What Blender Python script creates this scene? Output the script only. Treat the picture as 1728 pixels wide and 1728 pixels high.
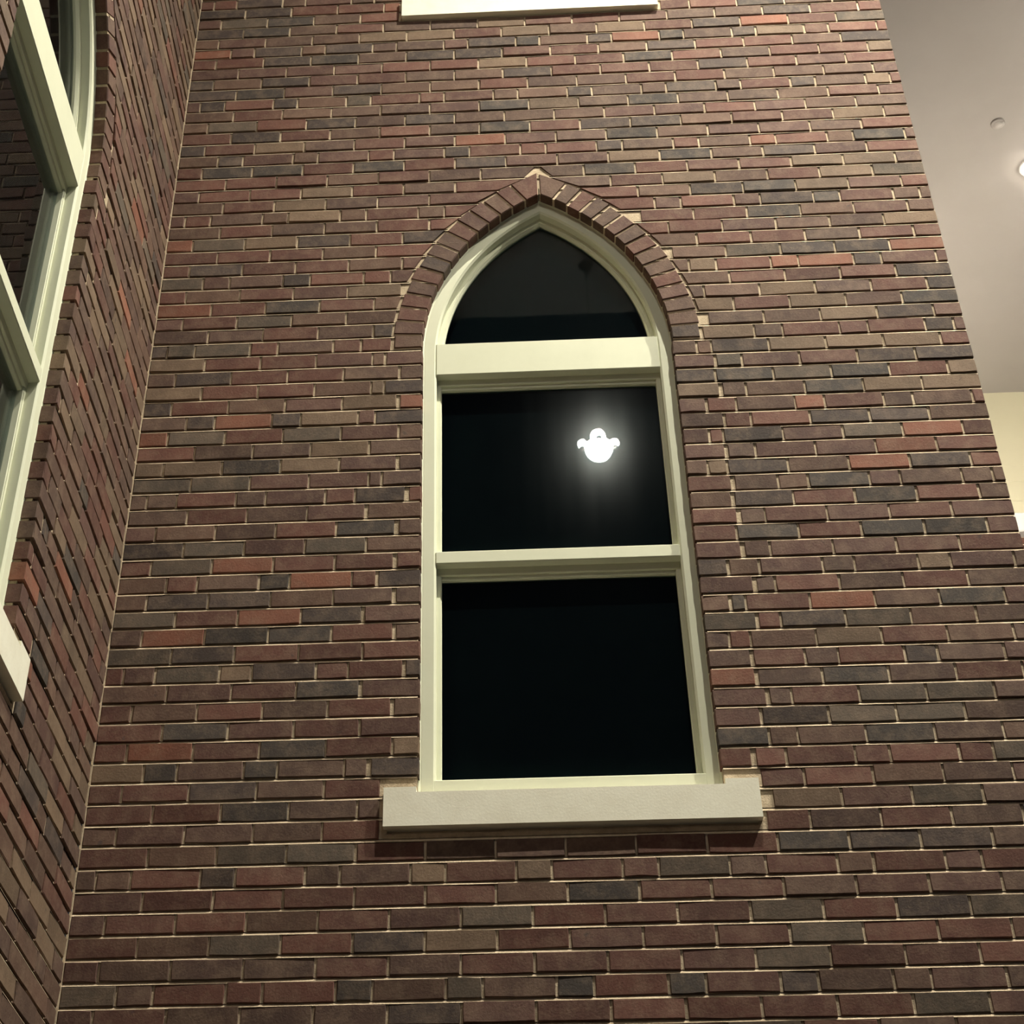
import bpy, math, random
from mathutils import Matrix, Vector

# ------------------------------------------------------------------ scene, camera, world, exposure
for o in list(bpy.data.objects):
    bpy.data.objects.remove(o)
S = bpy.context.scene
COL = S.collection
S.view_settings.view_transform = 'Standard'
S.view_settings.look = 'None'
S.view_settings.gamma = 1.0
S.view_settings.use_curve_mapping = False
S.view_settings.exposure = 2.7

CAM = Vector((1.34026, -4.75935, -1.73794))
RT = Vector((0.99843737, 0.05587245, -0.00104272))
UP = Vector((0.03707275, -0.64829522, 0.76048598))
FW = Vector((-0.04181423, 0.75933628, 0.64935352))
FPX, PPX, PPY = 2913.589, 748.425, 601.770
cam_d = bpy.data.cameras.new('camera')
cam = bpy.data.objects.new('camera', cam_d)
COL.objects.link(cam)
m = Matrix((RT, UP, -FW)).transposed().to_4x4()
m.translation = CAM
cam.matrix_world = m
cam_d.sensor_fit = 'HORIZONTAL'
cam_d.sensor_width = 36.0
cam_d.lens = FPX / 1728 * 36
cam_d.shift_x = (864 - PPX) / 1728
cam_d.shift_y = (PPY - 864) / 1728
cam_d.clip_start = 0.05
S.camera = cam

world = bpy.data.worlds.new('night_sky')
S.world = world
world.use_nodes = True
world.node_tree.nodes['Background'].inputs[0].default_value = (0.30, 0.36, 0.50, 1)
world.node_tree.nodes['Background'].inputs[1].default_value = 0.010

LANTERN_W = 62.0        # emission of the lantern globes
SPOT_KEY = 900.0        # recessed downlights in the ceiling above the walls
SPOT_BAY = 420.0        # recessed downlights in the bay behind the wall end
SPOT_COL = (1.0, 0.945, 0.79)

CZ = 7.3                # ceiling height above the wall's reference course
GZ = -3.35              # paving level


def ray(px, py):
    return FW + RT * ((px - PPX) / FPX) - UP * ((py - PPY) / FPX)


def project(p):
    d = Vector(p) - CAM
    z = d.dot(FW)
    if z < 0.05:
        return None
    return (PPX + FPX * d.dot(RT) / z, PPY - FPX * d.dot(UP) / z)


# ------------------------------------------------------------------ small helpers
def link(name, verts, faces, mat, parent=None, smooth=False):
    me = bpy.data.meshes.new(name)
    me.from_pydata(verts, [], faces)
    me.validate()
    if mat:
        me.materials.append(mat)
    if smooth:
        for p in me.polygons:
            p.use_smooth = True
    o = bpy.data.objects.new(name, me)
    COL.objects.link(o)
    if parent:
        o.parent = parent
    return o


def empty(name, loc=(0, 0, 0), rz=0.0, parent=None):
    o = bpy.data.objects.new(name, None)
    o.empty_display_size = 0.1
    COL.objects.link(o)
    o.location = loc
    o.rotation_euler = (0, 0, rz)
    if parent:
        o.parent = parent
    return o


def tag(o, label=None, cat=None, group=None, kind=None):
    if label:
        o['label'] = label
    if cat:
        o['category'] = cat
    if group:
        o['group'] = group
    if kind:
        o['kind'] = kind
    return o


class MB:
    def __init__(self):
        self.v, self.f = [], []

    def add(self, vs, fs):
        b = len(self.v)
        self.v += vs
        self.f += [tuple(i + b for i in q) for q in fs]
        return self

    def quad(self, a, b, c, d):
        return self.add([a, b, c, d], [(0, 1, 2, 3)])

    def box(self, x0, x1, y0, y1, z0, z1, bev=0.0):
        if bev <= 0:
            vs = [(x, y, z) for x in (x0, x1) for y in (y0, y1) for z in (z0, z1)]
            fs = [(0, 1, 3, 2), (4, 6, 7, 5), (0, 4, 5, 1), (2, 3, 7, 6), (0, 2, 6, 4), (1, 5, 7, 3)]
            return self.add(vs, fs)
        # chamfered box
        vs, idx = [], {}
        X, Y, Z = (x0, x1), (y0, y1), (z0, z1)
        for i in (0, 1):
            for j in (0, 1):
                for k in (0, 1):
                    sx, sy, sz = (bev if i == 0 else -bev), (bev if j == 0 else -bev), (bev if k == 0 else -bev)
                    for a, p in enumerate(((X[i], Y[j] + sy, Z[k] + sz), (X[i] + sx, Y[j], Z[k] + sz), (X[i] + sx, Y[j] + sy, Z[k]))):
                        idx[(i, j, k, a)] = len(vs)
                        vs.append(p)
        g = lambda i, j, k, a: idx[(i, j, k, a)]
        fs = []
        for s in (0, 1):
            q = [g(s, 0, 0, 0), g(s, 1, 0, 0), g(s, 1, 1, 0), g(s, 0, 1, 0)]
            fs.append(tuple(q[::-1] if s == 0 else q))
            q = [g(0, s, 0, 1), g(1, s, 0, 1), g(1, s, 1, 1), g(0, s, 1, 1)]
            fs.append(tuple(q if s == 0 else q[::-1]))
            q = [g(0, 0, s, 2), g(1, 0, s, 2), g(1, 1, s, 2), g(0, 1, s, 2)]
            fs.append(tuple(q[::-1] if s == 0 else q))
        for i in (0, 1):
            for j in (0, 1):
                fs.append((g(i, j, 0, 0), g(i, j, 0, 1), g(i, j, 1, 1), g(i, j, 1, 0)))
                fs.append((g(i, 0, j, 0), g(i, 0, j, 2), g(i, 1, j, 2), g(i, 1, j, 0)))
                fs.append((g(0, i, j, 1), g(0, i, j, 2), g(1, i, j, 2), g(1, i, j, 1)))
                for k in (0, 1):
                    fs.append((g(i, j, k, 0), g(i, j, k, 1), g(i, j, k, 2)))
        return self.add(vs, fs)

    def lathe(self, prof, cx, cy, n=24, z0=0.0):
        b = len(self.v)
        for r, z in prof:
            for i in range(n):
                a = 2 * math.pi * i / n
                self.v.append((cx + r * math.cos(a), cy + r * math.sin(a), z0 + z))
        for k in range(len(prof) - 1):
            for i in range(n):
                j = (i + 1) % n
                self.f.append((b + k * n + i, b + k * n + j, b + (k + 1) * n + j, b + (k + 1) * n + i))
        return self

    def tube(self, pts, r, n=8):
        b = len(self.v)
        pts = [Vector(p) for p in pts]
        for i, p in enumerate(pts):
            t = (pts[min(i + 1, len(pts) - 1)] - pts[max(i - 1, 0)]).normalized()
            a = t.cross(Vector((0, 0, 1)))
            if a.length < 1e-3:
                a = t.cross(Vector((1, 0, 0)))
            a.normalize()
            c = t.cross(a)
            for k in range(n):
                w = 2 * math.pi * k / n
                self.v.append(tuple(p + a * (r * math.cos(w)) + c * (r * math.sin(w))))
        for i in range(len(pts) - 1):
            for k in range(n):
                j = (k + 1) % n
                self.f.append((b + i * n + k, b + i * n + j, b + (i + 1) * n + j, b + (i + 1) * n + k))
        return self

    def build(self, name, mat, parent=None, smooth=False):
        o = link(name, self.v, self.f, mat, parent, smooth)
        return o


# ------------------------------------------------------------------ materials
def new_mat(name):
    mt = bpy.data.materials.new(name)
    mt.use_nodes = True
    nt = mt.node_tree
    for n in list(nt.nodes):
        nt.nodes.remove(n)
    out = nt.nodes.new('ShaderNodeOutputMaterial')
    return mt, nt, out


def nd(nt, kind, **kw):
    n = nt.nodes.new(kind)
    for k, v in kw.items():
        setattr(n, k, v)
    return n


def noise(nt, scale, detail=4, rough=0.6, vec=None):
    n = nd(nt, 'ShaderNodeTexNoise')
    n.inputs['Scale'].default_value = scale
    n.inputs['Detail'].default_value = detail
    n.inputs['Roughness'].default_value = rough
    if vec:
        nt.links.new(vec, n.inputs['Vector'])
    return n.outputs['Fac']


def ramp(nt, fac, lo, hi, a=0.0, b=1.0):
    r = nd(nt, 'ShaderNodeMapRange')
    nt.links.new(fac, r.inputs[0])
    r.inputs[1].default_value = lo
    r.inputs[2].default_value = hi
    r.inputs[3].default_value = a
    r.inputs[4].default_value = b
    return r.outputs[0]


def mix(nt, fac, a, b, mode='MIX'):
    n = nd(nt, 'ShaderNodeMix', data_type='RGBA', blend_type=mode)
    for s, v in ((n.inputs[0], fac), (n.inputs[6], a), (n.inputs[7], b)):
        if isinstance(v, (int, float)):
            s.default_value = v
        elif isinstance(v, tuple):
            s.default_value = v if len(v) == 4 else (*v, 1)
        else:
            nt.links.new(v, s)
    return n.outputs[2]


def bump(nt, h, strength, dist):
    b = nd(nt, 'ShaderNodeBump')
    b.inputs['Strength'].default_value = strength
    b.inputs['Distance'].default_value = dist
    nt.links.new(h, b.inputs['Height'])
    return b.outputs[0]


def principled(nt, out, color, rough=0.6, normal=None, spec=0.3):
    p = nd(nt, 'ShaderNodeBsdfPrincipled')
    if isinstance(color, tuple):
        p.inputs['Base Color'].default_value = (*color, 1)
    else:
        nt.links.new(color, p.inputs['Base Color'])
    p.inputs['Roughness'].default_value = rough
    p.inputs['Specular IOR Level'].default_value = spec
    if normal:
        nt.links.new(normal, p.inputs['Normal'])
    nt.links.new(p.outputs[0], out.inputs[0])
    return p


def brick_material(name, per_object):
    mt, nt, out = new_mat(name)
    if per_object:
        c = nd(nt, 'ShaderNodeObjectInfo').outputs['Color']
    else:
        c = nd(nt, 'ShaderNodeAttribute', attribute_name='tint').outputs['Color']
    pos = nd(nt, 'ShaderNodeNewGeometry').outputs['Position']
    patch = ramp(nt, noise(nt, 9.0, 3, 0.5, pos), 0.35, 0.68)
    fine = noise(nt, 95.0, 5, 0.7, pos)
    # fired mottling, thin mortar film, dark kiln spots
    c1 = mix(nt, ramp(nt, patch, 0.2, 1.0, 0.0, 0.50), c, (0.58, 0.58, 0.60), 'MULTIPLY')
    film = ramp(nt, noise(nt, 14.0, 6, 0.72, pos), 0.45, 0.80, 0.0, 0.45)
    c2 = mix(nt, film, c1, (0.29, 0.205, 0.14))
    c3 = mix(nt, ramp(nt, fine, 0.35, 0.75, 0.0, 0.35), c2, (0.45, 0.42, 0.42), 'MULTIPLY')
    spots = ramp(nt, noise(nt, 26.0, 2, 0.5, pos), 0.70, 0.78, 0.0, 0.5)
    c4 = mix(nt, spots, c3, (0.035, 0.03, 0.032))
    h = noise(nt, 130.0, 6, 0.75, pos)
    principled(nt, out, c4, 0.82, bump(nt, h, 0.55, 0.003), 0.25)
    return mt


def simple(name, ca, cb, scale, rough, bstr=0.2, bdist=0.002, bscale=120.0, spec=0.3):
    mt, nt, out = new_mat(name)
    pos = nd(nt, 'ShaderNodeNewGeometry').outputs['Position']
    c = mix(nt, ramp(nt, noise(nt, scale, 5, 0.65, pos), 0.35, 0.65), ca, cb)
    principled(nt, out, c, rough, bump(nt, noise(nt, bscale, 5, 0.7, pos), bstr, bdist), spec)
    return mt


def emit(name, col, s):
    mt, nt, out = new_mat(name)
    e = nd(nt, 'ShaderNodeEmission')
    e.inputs[0].default_value = (*col, 1)
    e.inputs[1].default_value = s
    nt.links.new(e.outputs[0], out.inputs[0])
    return mt


M = {}
M['brick'] = brick_material('brick', True)
M['bricks'] = brick_material('brick_joined', False)
mt, nt, out = new_mat('mortar')
pos = nd(nt, 'ShaderNodeNewGeometry').outputs['Position']
c = mix(nt, ramp(nt, noise(nt, 30.0, 5, 0.65, pos), 0.35, 0.65), (0.62, 0.51, 0.37), (0.47, 0.375, 0.26))
c = mix(nt, ramp(nt, noise(nt, 5.5, 4, 0.6, pos), 0.45, 0.70, 0.0, 0.65), c, (0.27, 0.20, 0.135))
principled(nt, out, c, 0.95, bump(nt, noise(nt, 160.0, 5, 0.7, pos), 0.8, 0.004), 0.1)
M['mortar'] = mt
M['paint'] = simple('cream_paint', (0.67, 0.685, 0.53), (0.635, 0.65, 0.50), 6.0, 0.6, 0.05, 0.001, 60.0, 0.2)
M['stone'] = simple('sill_stone', (0.80, 0.78, 0.66), (0.74, 0.71, 0.59), 12.0, 0.8, 0.25, 0.002, 150.0, 0.2)
M['caulk'] = simple('caulk', (0.55, 0.50, 0.36), (0.42, 0.37, 0.25), 40.0, 0.9, 0.8, 0.004, 200.0, 0.2)
M['ceil'] = simple('ceiling_plaster', (0.375, 0.345, 0.315), (0.36, 0.33, 0.30), 2.0, 0.7, 0.08, 0.002, 20.0, 0.3)
M['frieze'] = simple('frieze_paint', (0.66, 0.62, 0.44), (0.63, 0.59, 0.42), 2.0, 0.5, 0.05, 0.001, 30.0, 0.3)
M['white'] = simple('white_paint', (0.80, 0.80, 0.76), (0.77, 0.77, 0.73), 3.0, 0.5, 0.05, 0.001, 30.0, 0.3)
M['paving'] = simple('paving', (0.06, 0.056, 0.05), (0.04, 0.038, 0.034), 3.0, 0.9, 0.4, 0.004, 40.0, 0.2)
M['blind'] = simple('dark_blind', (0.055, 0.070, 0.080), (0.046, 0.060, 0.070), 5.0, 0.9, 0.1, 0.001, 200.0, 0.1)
M['bronze'] = simple('dark_bronze', (0.05, 0.04, 0.03), (0.035, 0.03, 0.025), 20.0, 0.4, 0.1, 0.001, 80.0, 0.5)
M['globe'] = emit('lit_globe_glass', (1.0, 0.93, 0.80), LANTERN_W)
M['lens'] = emit('downlight_lens', (1.0, 0.92, 0.80), 26.0)

mt, nt, out = new_mat('window_glass')
pos = nd(nt, 'ShaderNodeNewGeometry').outputs['Position']
fr = nd(nt, 'ShaderNodeFresnel')
fr.inputs[0].default_value = 1.25
tr = nd(nt, 'ShaderNodeBsdfTransparent')
tr.inputs[0].default_value = (0.62, 0.70, 0.70, 1)
gl = nd(nt, 'ShaderNodeBsdfGlossy')
gl.inputs['Roughness'].default_value = 0.0
gd = nd(nt, 'ShaderNodeBsdfGlossy')        # grime on the glass scatters the mirrored lamp
gd.inputs['Roughness'].default_value = 0.12
mp = nd(nt, 'ShaderNodeMapping')
mp.inputs['Scale'].default_value = (26, 26, 1.2)
nt.links.new(pos, mp.inputs[0])
streak = ramp(nt, noise(nt, 1.0, 4, 0.6, mp.outputs[0]), 0.35, 0.75, 0.13, 0.24)
mg = nd(nt, 'ShaderNodeMixShader')
nt.links.new(streak, mg.inputs[0])
nt.links.new(gl.outputs[0], mg.inputs[1])
nt.links.new(gd.outputs[0], mg.inputs[2])
ms = nd(nt, 'ShaderNodeMixShader')
nt.links.new(fr.outputs[0], ms.inputs[0])
nt.links.new(tr.outputs[0], ms.inputs[1])
nt.links.new(mg.outputs[0], ms.inputs[2])
nt.links.new(ms.outputs[0], out.inputs[0])
M['glass'] = mt

# ------------------------------------------------------------------ brickwork
MODX, C, JOINT = 0.2046, 0.0677, 0.0114
BH = C - JOINT
BD = 0.092
HW, SPRING, RAD = 0.4545, 2.378, 0.8875      # half width, springing height and radius of the pointed arch
RING = 0.105
SILL_Z0, SILL_Z1, SILL_HW = 0.507, 0.628, 0.556
CEN = RAD - HW                               # offset of each arc's centre from the axis
APEX = SPRING + math.sqrt(RAD ** 2 - CEN ** 2)

PAL = {
    'R': [(0.138, 0.060, 0.044), (0.126, 0.058, 0.043), (0.150, 0.064, 0.046), (0.118, 0.060, 0.047)],
    'B': [(0.130, 0.073, 0.052), (0.116, 0.069, 0.051), (0.140, 0.079, 0.055), (0.108, 0.062, 0.047)],
    'D': [(0.072, 0.051, 0.043), (0.080, 0.056, 0.047), (0.064, 0.050, 0.042)],
    'G': [(0.103, 0.078, 0.058), (0.112, 0.083, 0.061)],
    'T': [(0.184, 0.122, 0.079), (0.166, 0.110, 0.072)],
    'O': [(0.235, 0.092, 0.057), (0.250, 0.102, 0.064)],
}


def pick_tint(rng, code=None, weights=(50, 35, 7, 3, 4, 1)):
    if code is None:
        code = rng.choices('RBDGTO', weights)[0]
    c = rng.choice(PAL[code])
    k = rng.uniform(0.72, 1.02)
    return (c[0] * k, c[1] * k, c[2] * k, 1.0)


_bm = {}


def brick_geo(L, h, seed, depth=BD, sl=0.0, sr=0.0):
    """front at y=0, depth along +y, centred in x and z; small chamfer and uneven arrises"""
    rng = random.Random(seed * 131 + int(L * 1000))
    hx, hz = L / 2, h / 2
    w = 0.0015
    j = lambda s=1.0: rng.uniform(-w, w) * s
    e = 0.0024
    ring = [(-hx, -hz), (0, -hz), (hx, -hz), (hx, 0), (hx, hz), (0, hz), (-hx, hz), (-hx, 0)]
    tx, tz = rng.uniform(-.0012, .0012), rng.uniform(-.0015, .0015)
    vs = []
    for x, z in ring:
        ax = x + j()
        az = z + j(1.4)
        vs.append((ax - math.copysign(e, x) if x else ax, tx * x / hx + tz * z / hz, az - (math.copysign(e * .8, z) if z else 0)))
    for k, (x, z) in enumerate(ring):
        vs.append((x + j(.6), 0.0026, z + j(.6)))
    vs += [(-hx, depth, -hz), (hx, depth, -hz), (hx, depth, hz), (-hx, depth, hz)]
    if sl or sr:        # ends cut on the slant to follow an arch
        vs = [(x + (sr if x > hx * .5 else -sl if x < -hx * .5 else 0.0) * max(0.0, z / h + .5) ** 1.0, y, z) for x, y, z in vs]
    fs = [tuple(range(8))]
    for k in range(8):
        fs.append((k, k + 8, (k + 1) % 8 + 8, (k + 1) % 8))
    b = 16
    fs += [(8, b, b + 1, 10, 9), (10, b + 1, b + 2, 12, 11), (12, b + 2, b + 3, 14, 13), (14, b + 3, b, 8, 15)]
    return vs, [f[::-1] for f in fs]


def brick_mesh(L, h, seed, sl=0.0, sr=0.0):
    key = (round(L, 3), round(h, 4), seed, sl, sr)
    if key not in _bm:
        vs, fs = brick_geo(key[0], key[1], seed, BD, sl, sr)
        me = bpy.data.meshes.new('brick')
        me.from_pydata(vs, [], fs)
        me.materials.append(M['brick'])
        _bm[key] = me
    return _bm[key]


def half_width(z, r_extra=0.0, base=HW):
    """half width of the opening (grown by r_extra) at height z, 0 above the apex"""
    if z <= SPRING:
        return base + r_extra
    r = RAD + r_extra
    d = r * r - (z - SPRING) ** 2
    if d <= 0:
        return 0.0
    return max(0.0, math.sqrt(d) - CEN)


def course_cuts(i, seed):
    """running lengths (in modules) of the bricks of course i counted from the corner"""
    if i % 5 == 0:
        s = [0.79] if (i // 5) % 2 == 0 else [0.29]
        seq = [0.5, 1.0]
        k = 0
    else:
        s = [0.5] if i % 2 else [1.0]
        seq = [1.0]
        k = 0
    while sum(s) < 60:
        s.append(seq[k % len(seq)])
        k += 1
    return s


def layout(length, i0, i1, windows, seed, mirror=False, end_flush=True):
    """list of (x0, x1, course) along 0..length, broken by windows = [(centre, z shift)]"""
    rng = random.Random(seed)
    res = []
    for i in range(i0, i1):
        z0, z1 = i * C, (i + 1) * C
        zm = (z0 + z1) / 2
        # gaps left free by the openings
        gaps = []
        slant = {}
        for cx, dz in windows:
            lo, hi = z0 - dz, z1 - dz
            if hi > SILL_Z0 + 0.004 and lo < SILL_Z1 - 0.004:
                gaps.append((cx - SILL_HW - 0.010, cx + SILL_HW + 0.010, 'sill'))
            elif lo >= SILL_Z1 - 0.004 and hi < SPRING + 0.02:
                gaps.append((cx - HW, cx + HW, 'jamb'))
            elif lo >= SILL_Z1 - 0.004:
                w = half_width(lo, RING + 0.004)
                if w > 0.012:
                    wt = half_width(hi, RING + 0.004)
                    gaps.append((cx - w - 0.003, cx + w + 0.003, 'arch', min(w - wt, w - .002)))
        joints = [0.0]
        for s in course_cuts(i, seed):
            joints.append(joints[-1] + s * MODX)
            if joints[-1] >= length - 0.03:
                break
        joints[-1] = length
        segs = [(a, b) for a, b in zip(joints[:-1], joints[1:])]
        for g in gaps:
            g0, g1, kind = g[:3]
            sl = g[3] if len(g) > 3 else 0.0
            new = []
            # cut pieces tooth into the jambs with a wide joint beside them
            if kind == 'jamb':
                tl = rng.uniform(.04, .08) if i % 2 else rng.uniform(.13, .165)
                tr_ = rng.uniform(.13, .17) if i % 2 else rng.uniform(.06, .10)
                gap = rng.uniform(.0, .009)
                L0, R0 = g0 - tl, g1 + tr_
                for a, b in segs:       # grow the cut piece where only a sliver would be left beside it
                    if a < L0 - gap < b and L0 - gap - a < .045:
                        L0 = a
                    if a < R0 + gap < b and b - R0 - gap < .045:
                        R0 = b
                gl = gap if rng.random() < .8 else .0
                for a, b in segs:
                    if b <= L0 + 1e-6 or a >= R0 - 1e-6:
                        new.append((a, min(b, L0 - gl)) if b <= L0 + 1e-6 else (max(a, R0 + gl), b))
                        continue
                    if a < L0 - gl - 0.02:
                        new.append((a, L0 - gl))
                    if b > R0 + gl + 0.02:
                        new.append((R0 + gl, b))
                new += [(L0, g0 + JOINT / 2), (g1 - JOINT / 2, R0)]
            else:
                for a, b in segs:
                    if b <= g0 or a >= g1:
                        new.append((a, b))
                        continue
                    if g0 - a > (0.032 if sl < .02 else 0.024):
                        new.append((a, g0))
                        slant[(a, g0)] = (0.0, sl)
                    if b - g1 > (0.032 if sl < .02 else 0.024):
                        new.append((g1, b))
                        slant[(g1, b)] = (sl, 0.0)
            segs = sorted(new)
        for a, b in segs:
            res.append((a, b, i) + slant.get((a, b), (0.0, 0.0)))
    return res


def mortar_core(mb, length, i0, i1, windows, xsign=1, xoff=0.0, thick=0.30):
    """weather-struck joints: each bed joint slopes out from under the upper brick to the brick below"""
    X = lambda x: xoff + xsign * x
    rows = []
    for i in range(i0, i1):
        z0 = i * C
        rows.append((z0 + JOINT / 2, .0045, z0 + C - JOINT / 2, .0045))
        zt = z0 + C - JOINT / 2
        rows.append((zt, .0002, zt + JOINT, .0078))
    for za, ya, zb, yb in rows:
        n = 4 if zb - za > .03 else 1
        for k in range(n):
            a, b = za + (zb - za) * k / n, za + (zb - za) * (k + 1) / n
            y0, y1 = ya + (yb - ya) * k / n, ya + (yb - ya) * (k + 1) / n
            spans = [(0.0, length)]
            for cx, dz in windows:
                lo = a - dz
                if lo + (b - a) < SILL_Z0:
                    continue
                if lo < SILL_Z1:
                    w = SILL_HW - .01
                elif lo < SPRING:
                    w = HW + .004
                else:
                    w = half_width(lo, .03)
                if w <= 0:
                    continue
                ns = []
                for p, q in spans:
                    if p < cx - w:
                        ns.append((p, min(q, cx - w)))
                    if q > cx + w:
                        ns.append((max(p, cx + w), q))
                spans = ns
            for p, q in spans:
                v = [(X(p), y0, a), (X(q), y0, a), (X(q), y1, b), (X(p), y1, b)]
                mb.quad(*(v if xsign > 0 else v[::-1]))
    # solid backing with a square-headed hole behind each arch
    zb, zt = i0 * C, i1 * C
    xs = sorted({0.0, length} | {c + s * (HW + .004) for c, _ in windows for s in (-1, 1)})
    for p, q in zip(xs[:-1], xs[1:]):
        holes = [(SILL_Z1 - .06 + dz, APEX + .09 + dz) for c, dz in windows if abs((p + q) / 2 - c) < .1]
        z = zb
        for h0, h1 in sorted(holes):
            a, b = sorted((X(p), X(q)))
            mb.box(a, b, .02, thick, z, h0)
            z = h1
        a, b = sorted((X(p), X(q)))
        mb.box(a, b, .02, thick, z, zt)


I0, I1 = -49, 108


def brick_wall(wall, length, windows, seed, xsign, xoff, hints, limit=300, to_world=None, weights=(50, 35, 7, 3, 4, 1)):
    rng = random.Random(seed + 5)
    cells = layout(length, I0, I1, windows, seed)
    items = []
    slants = []
    for a, b, i, sl, sr in cells:
        x = xoff + xsign * (a + b) / 2
        L = b - a - rng.uniform(.0062, .0092)
        if L < 0.02:
            continue
        z = (i + .5) * C
        items.append([x, z, L, i])
        slants.append((sl, sr) if xsign > 0 else (sr, sl))
    area = []
    for n, (x, z, L, i) in enumerate(items):
        cs = [project(to_world((x + sx * L / 2, 0, z + sz * BH / 2))) for sx, sz in ((-1, -1), (1, -1), (1, 1), (-1, 1))]
        ar = 0.0
        if all(cs):
            cs = [(min(max(p[0], 0), 1728), min(max(p[1], 0), 1728)) for p in cs]
            ar = abs(sum(cs[k][0] * cs[(k + 1) % 4][1] - cs[(k + 1) % 4][0] * cs[k][1] for k in range(4))) / 2
        area.append((ar, n))
    single = {n for ar, n in sorted(area, reverse=True)[:limit] if ar > 1}
    hint = {}
    for hx, hz, code in hints:
        for n, (x, z, L, i) in enumerate(items):
            if abs(hx - x) <= L / 2 + .006 and abs(hz - z) <= C / 2:
                hint[n] = code
                break
    V, F, T = [], [], []
    for n, (x, z, L, i) in enumerate(items):
        sd = rng.randrange(5)
        y = rng.uniform(-.0015, .0012)
        if rng.random() < .10:
            y -= rng.uniform(.001, .0035)
        dz = rng.uniform(-.0016, .0016)
        rot = rng.uniform(-.006, .006)
        tint = pick_tint(rng, hint.get(n), weights)
        Lr = max(.02, round(L, 3))
        if n in single:
            o = bpy.data.objects.new('brick', brick_mesh(Lr, BH, sd, *slants[n]))
            COL.objects.link(o)
            o.parent = wall
            o.location = (x, y, z + dz)
            o.rotation_euler = (0, rot, 0)
            o.color = tint
        else:
            vs, fs = brick_geo(Lr, BH, sd, BD, *slants[n])
            b = len(V)
            cr, sr = math.cos(rot), math.sin(rot)
            for p in vs:
                V.append((x + p[0] * cr + p[2] * sr, y + p[1], z + dz - p[0] * sr + p[2] * cr))
                T.append(tint)
            F += [tuple(k + b for k in f) for f in fs]
    me = bpy.data.meshes.new('brickwork')
    me.from_pydata(V, [], F)
    me.materials.append(M['bricks'])
    at = me.color_attributes.new('tint', 'FLOAT_COLOR', 'POINT')
    at.data.foreach_set('color', [c for t in T for c in t])
    o = bpy.data.objects.new('brickwork', me)
    COL.objects.link(o)
    o.parent = wall
    o['kind'] = 'stuff'


def brick_arch(wall, cx, dz, seed, xsign=1):
    """ring of header bricks around a pointed arch; returns the mortar ring that carries them"""
    rng = random.Random(seed)
    n = 15
    r0, r1 = RAD, RAD + RING
    th_in = math.acos(CEN / r0)
    th_out = math.acos(CEN / r1)
    ring = MB()
    zs = SPRING + dz
    for s in (-1, 1):
        P = []
        m_ = 40
        for k in range(m_ + 1):
            t = k / m_
            a, b = th_in * t, th_out * t
            P.append(((cx + s * ((r0 + .004) * math.cos(a) - CEN), zs + (r0 + .004) * math.sin(a)),
                      (cx + s * ((r1 + .004) * math.cos(b) - CEN), zs + (r1 + .004) * math.sin(b))))
        for (i0, o0), (i1, o1) in zip(P[:-1], P[1:]):
            q = [(i0[0], .004, i0[1]), (o0[0], .004, o0[1]), (o1[0], .004, o1[1]), (i1[0], .004, i1[1])]
            ring.quad(*(q if s > 0 else q[::-1]))
            q = [(i0[0], .004, i0[1]), (i1[0], .004, i1[1]), (i1[0], BD, i1[1]), (i0[0], BD, i0[1])]
            ring.quad(*(q if s > 0 else q[::-1]))
    ro = ring.build('brick_arch', M['mortar'], wall)
    step = th_in / n
    for s in (-1, 1):
        for k in range(n):
            a0, a1 = step * k, step * (k + 1)
            j0, j1 = .0056 / r0, .0056 / r1
            off = rng.uniform(-.004, .004)
            ra, rb = r0 + rng.uniform(-.001, .002), r1 + off
            pts = []
            for rr, aa in ((ra, a0 + j0), (rb, a0 + j1 * .9), (rb, a1 - j1 * .9), (ra, a1 - j0)):
                x = rr * math.cos(aa) - CEN
                z = rr * math.sin(aa)
                pts.append([x, z])
            if k == n - 1:      # the two topmost bricks meet on the axis, cut to a wedge
                pts[3][0] = max(pts[3][0], .005)
                top = math.sqrt(rb * rb - CEN * CEN)
                pts[2] = [.005, top - .004] if s > 0 else [.005, top + .002]
            y0 = rng.uniform(-.003, .001)
            vs = []
            mx, mz = sum(p[0] for p in pts) / 4, sum(p[1] for p in pts) / 4
            for p in pts:
                d = math.hypot(p[0] - mx, p[1] - mz)
                vs.append((cx + s * (p[0] + (mx - p[0]) / d * .004), y0, zs + p[1] + (mz - p[1]) / d * .004))
            for yy in (y0 + .004, BD):
                for p in pts:
                    vs.append((cx + s * p[0], yy, zs + p[1]))
            fs = [(0, 1, 2, 3)]
            for q in range(4):
                w = (q + 1) % 4
                fs.append((q, q + 4, w + 4, w))
                fs.append((q + 4, q + 8, w + 8, w + 4))
            if s < 0:
                fs = [f[::-1] for f in fs]
            bo = link('brick', vs, fs, M['brick'], ro)
            bo.color = pick_tint(rng, rng.choices('RBDO', (55, 33, 10, 2))[0])
    return ro


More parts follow.
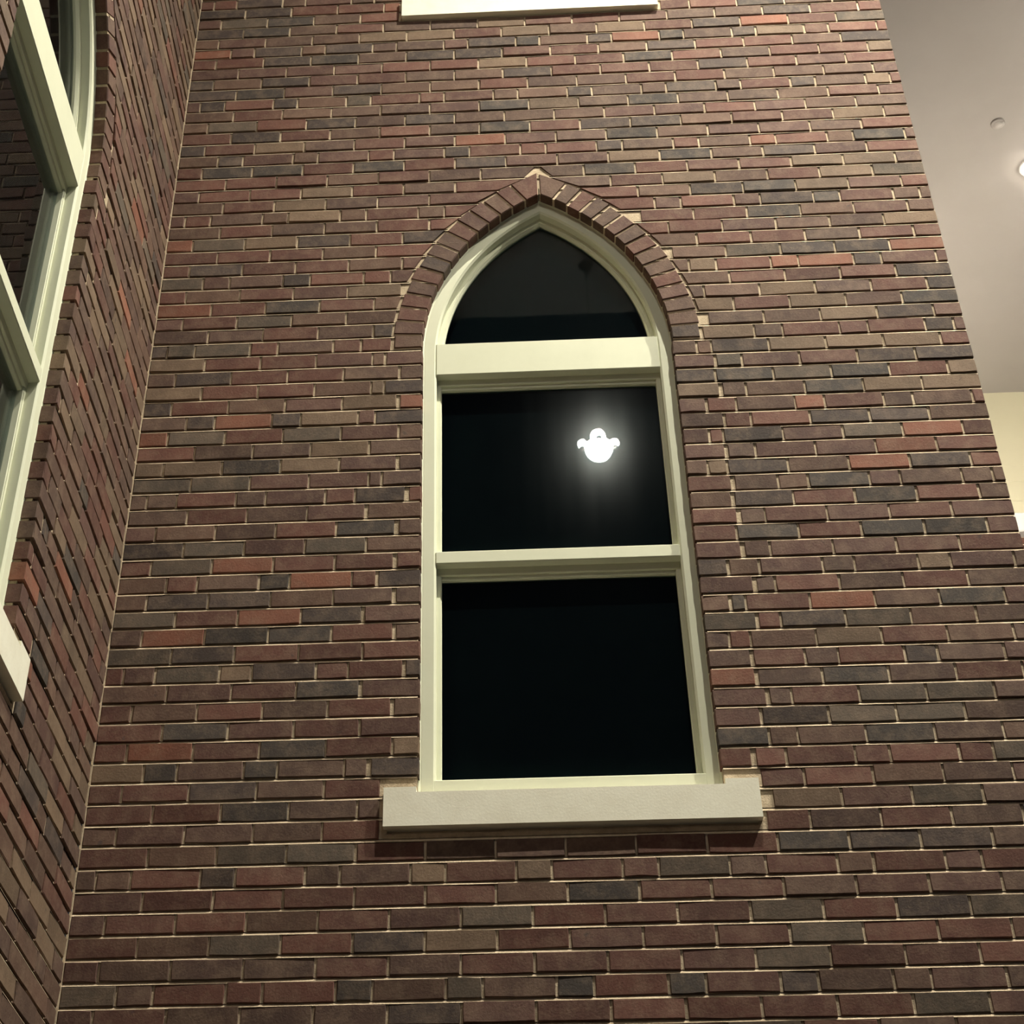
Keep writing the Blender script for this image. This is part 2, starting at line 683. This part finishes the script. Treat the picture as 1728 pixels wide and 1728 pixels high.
# standout bricks, read off the photograph: (crop origin, zoom) -> {tone: points in the crop}
HINTS = [
    ((320, 0), 2.979, {'D': [(350, 30), (400, 85), (500, 130), (390, 185), (105, 150), (795, 255), (495, 320), (720, 305), (60, 440), (115, 490), (350, 482), (115, 540), (470, 525), (715, 620), (1200, 600), (1570, 625), (1665, 360), (1480, 215), (1570, 525), (945, 835), (1450, 810), (200, 865), (225, 810), (670, 1205), (1150, 1190), (520, 1535), (975, 1655), (530, 1400), (1330, 755)],
                       'T': [(980, 195), (1200, 180), (1550, 105), (1650, 165), (700, 960), (590, 1030), (630, 1080)],
                       'O': [(55, 1550)], 'R': [(430, 1335), (680, 1335), (450, 375), (330, 920), (600, 920), (560, 690)]}),
    ((900, 0), 2.88, {'D': [(1230, 20), (860, 100), (640, 160), (640, 210), (700, 400), (565, 575), (450, 635), (335, 700), (190, 440), (740, 735), (1230, 715), (350, 810), (1130, 895), (1260, 950), (1460, 940), (1150, 1015), (1590, 1190), (1600, 1250), (280, 185)],
                      'T': [(380, 120), (740, 860), (1400, 880), (1540, 800)],
                      'O': [(460, 170), (1110, 655), (1080, 80), (1200, 1270), (1400, 1270)]}),
    ((1100, 400), 2.88, {'D': [(1020, 35), (1020, 100), (1300, 150), (1130, 570), (1410, 560), (1000, 640), (1190, 860), (900, 870), (470, 960), (1400, 1085), (950, 1175), (1130, 1250), (520, 1270), (1170, 1400), (1480, 1400), (530, 1420), (190, 670), (440, 690), (340, 1590), (1410, 270)],
                         'O': [(1290, 25), (1370, 930), (1090, 1090), (1220, 1010)],
                         'R': [(900, 910), (640, 1500), (1000, 1480), (1590, 1480), (1350, 1480), (820, 1240), (990, 1310), (1000, 1560)],
                         'T': [(580, 250), (780, 310), (950, 360), (260, 450), (960, 510), (680, 520), (1160, 710), (1450, 700), (240, 315)]}),
    ((1150, 950), 2.99, {'O': [(785, 165), (240, 560)], 'D': [(620, 265), (540, 750), (410, 850), (1080, 850), (850, 545), (980, 1380)],
                         'T': [(810, 350)], 'G': [(1000, 640), (1400, 640), (900, 740), (1250, 740), (1320, 1155), (1650, 940)]}),
    ((200, 400), 3.2, {'D': [(950, 370), (465, 745), (950, 220), (900, 975), (1380, 1400), (1340, 1560), (740, 1230), (1540, 950), (1100, 20), (430, 990)],
                       'O': [(360, 390), (185, 1085)], 'T': [(300, 830), (1200, 1130), (1050, 1215), (320, 1245), (1390, 275)],
                       'G': [(330, 250), (790, 440), (230, 1335), (560, 1330), (560, 600), (320, 600), (350, 1080), (1040, 1055)]}),
    ((150, 900), 2.929, {'O': [(1120, 230), (900, 410), (420, 520), (340, 1085)],
                         'D': [(720, 335), (430, 340), (740, 505), (1040, 495), (1010, 1070), (530, 985), (660, 1285), (840, 1170), (560, 600), (930, 680), (890, 235)],
                         'G': [(240, 615), (470, 690), (1230, 50), (260, 430), (620, 80)],
                         'R': [(680, 880), (850, 970), (850, 770), (200, 990), (1200, 670)]}),
    ((600, 1380), 2.88, {'D': [(150, 615), (290, 950), (1000, 830), (1550, 820), (1160, 360)], 'G': [(660, 500)], 'T': [(480, 610), (840, 260)],
                         'R': [(1000, 480), (1350, 480), (1540, 590), (1050, 700), (320, 500), (1280, 830), (1000, 940)]}),
    ((80, 1350), 2.4, {'D': [(680, 320), (1360, 585)], 'G': [(1100, 220)],
                       'R': [(280, 60), (550, 60), (460, 320), (230, 420), (520, 410), (800, 410), (1080, 400), (360, 515), (650, 510), (1000, 780)]}),
    ((1000, 1400), 2.374, {'D': [(330, 620), (780, 610)], 'G': [(1640, 300), (750, 320), (900, 420)],
                           'R': [(1540, 110), (1600, 490), (1170, 210), (1460, 200), (1050, 310), (560, 610), (500, 720), (1100, 700)]}),
]
hints_back = []
for (ox, oy), zf, dd in HINTS:
    for code, pts in dd.items():
        for x, y in pts:
            d = ray(ox + x / zf, oy + y / zf)
            p = CAM + d * (-CAM.y / d.y)
            hints_back.append((p.x, p.z, code))

WX = 1.4545                    # axis of the window in the back wall
WALL_W = 14.5 * MODX           # back wall from the inner corner to its free end
LWY = 1.368                    # distance of the side window's axis from the corner
UPSTOREY = 3.768

# back wall
mb = MB()
mortar_core(mb, WALL_W - .004, I0, I1, [(WX, 0.0), (WX, UPSTOREY)])
mb.box(-.004, .003, -.003, .004, I0 * C, I1 * C)      # mortar down the inner corner
wall_back = mb.build('wall_back', M['mortar'])
tag(wall_back, 'mottled red and brown brick wall pierced by pointed-arch window, ending at porch ceiling', 'wall', kind='structure')
brick_wall(wall_back, WALL_W, [(WX, 0.0), (WX, UPSTOREY)], 11, 1, 0.0, hints_back, to_world=lambda p: p)
brick_arch(wall_back, WX, 0.0, 3)
brick_arch(wall_back, WX, UPSTOREY, 4)

# left wall: local x = world y, local y = into the wall (-x)
mb = MB()
mortar_core(mb, 4.9, I0, I1, [(LWY, 0.0), (LWY, UPSTOREY)], -1, 0.0)
wall_left = mb.build('wall_left', M['mortar'])
wall_left.rotation_euler = (0, 0, math.pi / 2)
tag(wall_left, 'brick side wall meeting the other wall at inner corner, with cream arched window', 'wall', kind='structure')
brick_wall(wall_left, 4.9, [(LWY, 0.0), (LWY, UPSTOREY)], 23, -1, 0.0, [], to_world=lambda p: (-p[1], p[0], p[2]), weights=(26, 44, 4, 3, 22, 1))  # tan-heavy weights: this wall's brighter light is put into the brick colour
brick_arch(wall_left, -LWY, 0.0, 7)
brick_arch(wall_left, -LWY, UPSTOREY, 8)

# return of the back wall's free end, running back into the porch
mb = MB()
mortar_core(mb, 6.3, I0, I1, [])
wall_return = mb.build('wall_return', M['mortar'])
wall_return.rotation_euler = (0, 0, math.pi / 2)
wall_return.location = (WALL_W - .004, .098, 0)
tag(wall_return, 'brick return wall behind the free end of the arched-window wall', 'wall', kind='structure')
brick_wall(wall_return, 6.3, [], 31, 1, 0.0, [], limit=0, to_world=lambda p: (WALL_W - p[1], .1 + p[0], p[2]))

# ------------------------------------------------------------------ windows
TR0, TR1 = 2.283, 2.432        # transom
MR0, MR1 = 1.466, 1.514        # meeting rail
BR0, BR1 = 0.612, 0.684        # bottom rail


def outline(o, zb, n=28):
    """U-shaped pointed outline, inset by o from the brick opening"""
    r = RAD - o
    th = math.acos(CEN / r)
    L = [(-(HW - o), zb)] + [(-(r * math.cos(th * k / n) - CEN), SPRING + r * math.sin(th * k / n)) for k in range(n + 1)]
    R = [(-x, z) for x, z in reversed(L[:-1])]
    return L + R


def sweep(prof, zb, closed_bottom=False):
    mb = MB()
    rings = [[(x, y, z) for x, z in outline(o, zb)] for o, y in prof]
    n = len(rings[0])
    for a, b in zip(rings[:-1], rings[1:]):
        base = len(mb.v)
        mb.v += a + b
        for k in range(n - 1):
            mb.f.append((base + k, base + k + 1, base + n + k + 1, base + n + k))
    return mb


def arch_panel(o, z0, y0, y1):
    """flat pointed panel above z0"""
    pts = [p for p in outline(o, z0) if p[1] >= max(z0, SPRING) - 1e-6]
    if z0 > SPRING:
        w = half_width(z0, -o)
        pts = [(-w, z0)] + [p for p in pts if p[1] > z0 + 1e-4] + [(w, z0)]
    else:
        pts = [(-(HW - o), z0)] + pts + [(HW - o, z0)]
    n = len(pts)
    vs = [(x, y0, z) for x, z in pts] + [(x, y1, z) for x, z in pts]
    fs = [tuple(range(n))[::-1], tuple(range(n, 2 * n))]
    fs += [(k, (k + 1) % n, (k + 1) % n + n, k + n) for k in range(n)]
    return vs, fs


def make_window(name, loc, rz, label):
    w = empty(name, loc, rz)
    tag(w, label, 'window', kind='structure')
    fr = sweep([(-.001, .105), (-.001, .050), (.006, .044), (.043, .044), (.050, .051), (.050, .080), (.0625, .080), (.0625, .125)], BR0 - .004)
    fr.build('frame', M['paint'], w)
    # rough sealant bead between the frame and the brick
    rng = random.Random(5)
    mb = MB()
    pa, pb = outline(-.003, BR0), outline(.0065, BR0)
    for k in range(len(pa) - 1):
        q = [(pa[k][0], .040, pa[k][1]), (pa[k + 1][0], .040, pa[k + 1][1]), (pb[k + 1][0], .0455, pb[k + 1][1]), (pb[k][0], .0455, pb[k][1])]
        mb.quad(*q)
    mb.build('sealant_bead', M['paint'], w)
    x = HW - .048
    MB().box(-x, x, .0445, .118, TR0, TR1, .003).build('transom', M['paint'], w)
    MB().box(-x, x, .0445, .118, MR0, MR1, .003).build('meeting_rail', M['paint'], w)
    MB().box(-x - .03, x + .03, .0445, .118, BR0, BR1, .003).build('bottom_rail', M['paint'], w)
    # sash heads and stiles set back inside each light
    xs = HW - .050
    for z0, z1 in ((MR1, TR0), (BR1, MR0)):
        s = MB()
        s.box(-xs, xs, .078, .112, z1 - .026, z1 + .002, .002)
        s.box(-xs, xs, .088, .112, z1 - .040, z1 - .024, .002)
        s.box(-xs, -xs + .0165, .082, .112, z0, z1 - .02, .002)
        s.box(xs - .0165, xs, .082, .112, z0, z1 - .02, .002)
        s.box(-xs, xs, .082, .112, z0 - .002, z0 + .010, .002)
        so = s.build('sash', M['paint'], w)
        g = MB().box(-xs + .01, xs - .01, .101, .106, z0 + .004, z1 - .03).build('pane', M['glass'], so)
    s = sweep([(.050, .082), (.066, .082), (.072, .092), (.072, .112)], TR1 - .002)
    so = s.build('arch_sash', M['paint'], w)
    vs, fs = arch_panel(.062, TR1 - .004, .101, .106)
    link('pane', vs, fs, M['glass'], so)
    # dark blind drawn behind the glass
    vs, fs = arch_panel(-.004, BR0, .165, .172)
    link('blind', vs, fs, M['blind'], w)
    vs, fs = [], []
    # lining that closes the frame back to the blind
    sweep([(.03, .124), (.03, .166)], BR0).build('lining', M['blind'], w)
    # stone sill with its ends built into the brickwork
    sl = MB()
    sl.box(-HW - .004, HW + .004, -.022, .10, SILL_Z0, SILL_Z1 - .014, .0)
    for sx in (-1, 1):      # raised lugs at both ends
        x0, x1 = sorted((sx * SILL_HW, sx * (HW + .004)))
        sl.box(x0, x1, -.022, .09, SILL_Z0, SILL_Z1 + .003, .0)
    sl.build('sill', M['stone'], w)
    return w


make_window('window_1', (WX, 0, 0), 0, 'cream pointed-arch window with dark panes mirroring a glowing lantern')
make_window('window_2', (0, -LWY, 0), math.pi / 2, 'cream arched window seen edge-on in the side brick wall')
make_window('window_3', (WX, 0, UPSTOREY), 0, 'upper storey window above, only its pale stone sill in view')

# ------------------------------------------------------------------ porch: ceiling, far wall, paving
mb = MB()
mb.box(-.32, 10.0, -5.15, 6.62, CZ, CZ + .12)
ceiling = mb.build('ceiling', M['ceil'])
tag(ceiling, 'smooth beige plaster porch ceiling with shallow dropped bands', 'ceiling', kind='structure')
for name, y0, y1, dz, lb in (('trim_1', .4, 4.56, .012, 'wide lowered plaster field of porch ceiling holding the downlight'),
                             ('trim_2', 4.56, 5.18, .008, 'shallow plaster band on porch ceiling beside the wide field'),
                             ('trim_3', 5.18, 5.64, .004, 'narrow plaster band on porch ceiling close to the frieze')):
    o = MB().box(WALL_W + .02, 9.99, y0, y1, CZ - dz, CZ + .001).build(name, M['ceil'])
    tag(o, lb, 'trim', kind='structure')
FY = 6.53
fz = MB().box(WALL_W - .3, 10.0, FY, FY + .25, 6.40, CZ)
fo = fz.build('trim_4', M['frieze'])
tag(fo, 'smooth cream frieze board below the porch ceiling', 'trim', kind='structure')
mo = MB()
mo.box(WALL_W - .3, 10.0, FY - .015, FY + .2, 6.30, 6.54, .006)
mo.box(WALL_W - .3, 10.0, FY - .03, FY + .2, 6.16, 6.38, .010)
mo.box(WALL_W - .3, 10.0, FY - .05, FY + .2, 6.03, 6.18, .012)
tag(mo.build('trim_5', M['frieze']), 'stepped cream moulding under the frieze', 'trim', kind='structure')
wt = MB().box(WALL_W - .3, 10.0, FY - .09, FY + .2, 5.86, 6.035, .008)
tag(wt.build('trim_6', M['white']), 'bright white ledge at foot of the cream moulding', 'trim', kind='structure')
wf = MB().box(WALL_W - .3, 10.0, FY, FY + .25, GZ, 5.87)
tag(wf.build('wall_far', M['mortar']), 'far brick wall of the porch below the white ledge', 'wall', kind='structure')
fl = MB().box(-.32, 12.0, -9.0, 6.8, GZ - .2, GZ)
tag(fl.build('floor', M['paving']), 'grey paving in front of the brick walls', 'floor', kind='structure')
wall_far = bpy.data.objects['wall_far']
# bricks of the far wall that show beside the wall end
cells = layout(7.0, I0, 87, [], 41)
V, F, T = [], [], []
rng = random.Random(77)
for a, b, i, _, _ in cells:
    vs, fs = brick_geo(round(b - a - JOINT, 3), BH, rng.randrange(5))
    k = len(V)
    t = pick_tint(rng)
    for p in vs:
        V.append(((a + b) / 2 + p[0] + WALL_W - .2, FY - .006 + p[1], (i + .5) * C + p[2] - .03))
        T.append(t)
    F += [tuple(q + k for q in f) for f in fs]
o = link('brickwork', V, F, M['bricks'], wall_far)
at = o.data.color_attributes.new('tint', 'FLOAT_COLOR', 'POINT')
at.data.foreach_set('color', [c for t in T for c in t])
o['kind'] = 'stuff'


# ------------------------------------------------------------------ ceiling fittings and lamps
def downlight(x, y, label, power, zc=CZ, tilt=(0, 0), size=125):
    d = empty('recessed_downlight', (x, y, zc))
    tag(d, label, 'ceiling light', 'recessed downlights in the porch ceiling')
    MB().lathe([(.068, .0), (.074, -.006), (.094, -.008), (.098, -.004), (.098, 0)], 0, 0, 32).build('trim_ring', M['white'], d, True)
    MB().lathe([(.0, -.034), (.03, -.031), (.055, -.020), (.068, -.004), (.07, 0)], 0, 0, 32).build('lens', M['lens'], d)
    ld = bpy.data.lights.new('downlight_beam', 'SPOT')
    ld.energy = power
    ld.color = SPOT_COL
    ld.spot_size = math.radians(size)
    ld.spot_blend = 1.0
    ld.shadow_soft_size = .035
    lo = bpy.data.objects.new('downlight_beam', ld)
    COL.objects.link(lo)
    lo.parent = d
    lo.location = (0, 0, -.03)
    lo.rotation_euler = (tilt[0], tilt[1], 0)
    return d


downlight(5.075, 3.955, 'recessed round downlight glowing in porch ceiling beyond the wall end', SPOT_BAY, CZ - .012)
downlight(5.075, -1.75, 'recessed downlight out of view in the ceiling ahead of the free wall end', SPOT_KEY * 1.4)
downlight(2.75, -1.75, 'recessed downlight out of view in the ceiling above the arched windows', SPOT_KEY)

sp = empty('sprinkler_head', (4.745, 3.52, CZ - .012))
tag(sp, 'small round sprinkler cover on the porch ceiling near the downlight', 'sprinkler')
MB().lathe([(.048, 0), (.048, -.009), (.043, -.013), (.0, -.014)], 0, 0, 24).build('cover_plate', M['ceil'], sp, True)
MB().lathe([(.030, -.0135), (.028, -.016), (.0, -.0165)], 0, 0, 20).build('cap', M['ceil'], sp, True)


def lantern(x, y, z, label):
    t = empty('pendant_lantern', (x, y, z))
    tag(t, label, 'lantern', 'hanging porch lanterns')
    MB().lathe([(0, -.128), (.035, -.122), (.07, -.10), (.092, -.065), (.10, -.03), (.10, -.018), (0, -.018)], 0, 0, 28).build('glass_bowl', M['globe'], t, True)
    for k in range(4):
        a = math.pi / 2 * k
        gx, gy = .112 * math.cos(a), .112 * math.sin(a)
        prof = [(.034 * math.sin(math.pi * j / 10), .010 - .034 * math.cos(math.pi * j / 10)) for j in range(11)]
        g = MB().lathe(prof, gx, gy, 16).build('globe', M['globe'], t, True)
        MB().lathe([(.014, -.040), (.016, -.026), (.022, -.022)], gx, gy, 12).build('holder', M['bronze'], g, True)
    prof = [(.055 * math.sin(math.pi * j / 12), .068 - .055 * math.cos(math.pi * j / 12)) for j in range(13)]
    MB().lathe(prof, 0, 0, 20).build('top_globe', M['globe'], t, True)
    MB().lathe([(0, .16), (.012, .155), (.018, .135), (.05, .122), (.054, .116), (0, .114)], 0, 0, 20).build('cap', M['bronze'], t, True)
    ch = MB()
    zz, k = .155, 0
    top = CZ - z
    while zz < top - .05:
        pts = []
        for j in range(11):
            a = 2 * math.pi * j / 10
            u, v = .011 * math.cos(a), .024 * math.sin(a)
            pts.append((u if k % 2 else 0, 0 if k % 2 else u, zz + .02 + v))
        ch.tube(pts, .0035, 5)
        zz += .036
        k += 1
    ch.build('chain', M['bronze'], t, True)
    MB().lathe([(.0, top - .06), (.02, top - .055), (.055, top - .02), (.06, top), (0, top)], 0, 0, 20).build('ceiling_rose', M['bronze'], t, True)
    return t


lantern(1.891, -4.60, 5.585, 'glowing globe lantern on chain, mirrored in the arched window pane')
lantern(6.4, 3.0, 5.585, 'added globe lantern out of view, brightening the bay behind the wall end')  # unseen lamp, added to throw light up onto the bay ceiling
lantern(4.0, 5.0, 5.45, 'added globe lantern hidden behind the brick wall end, brightening ceiling and frieze')  # another added lamp, kept hidden, lifts the ceiling and frieze
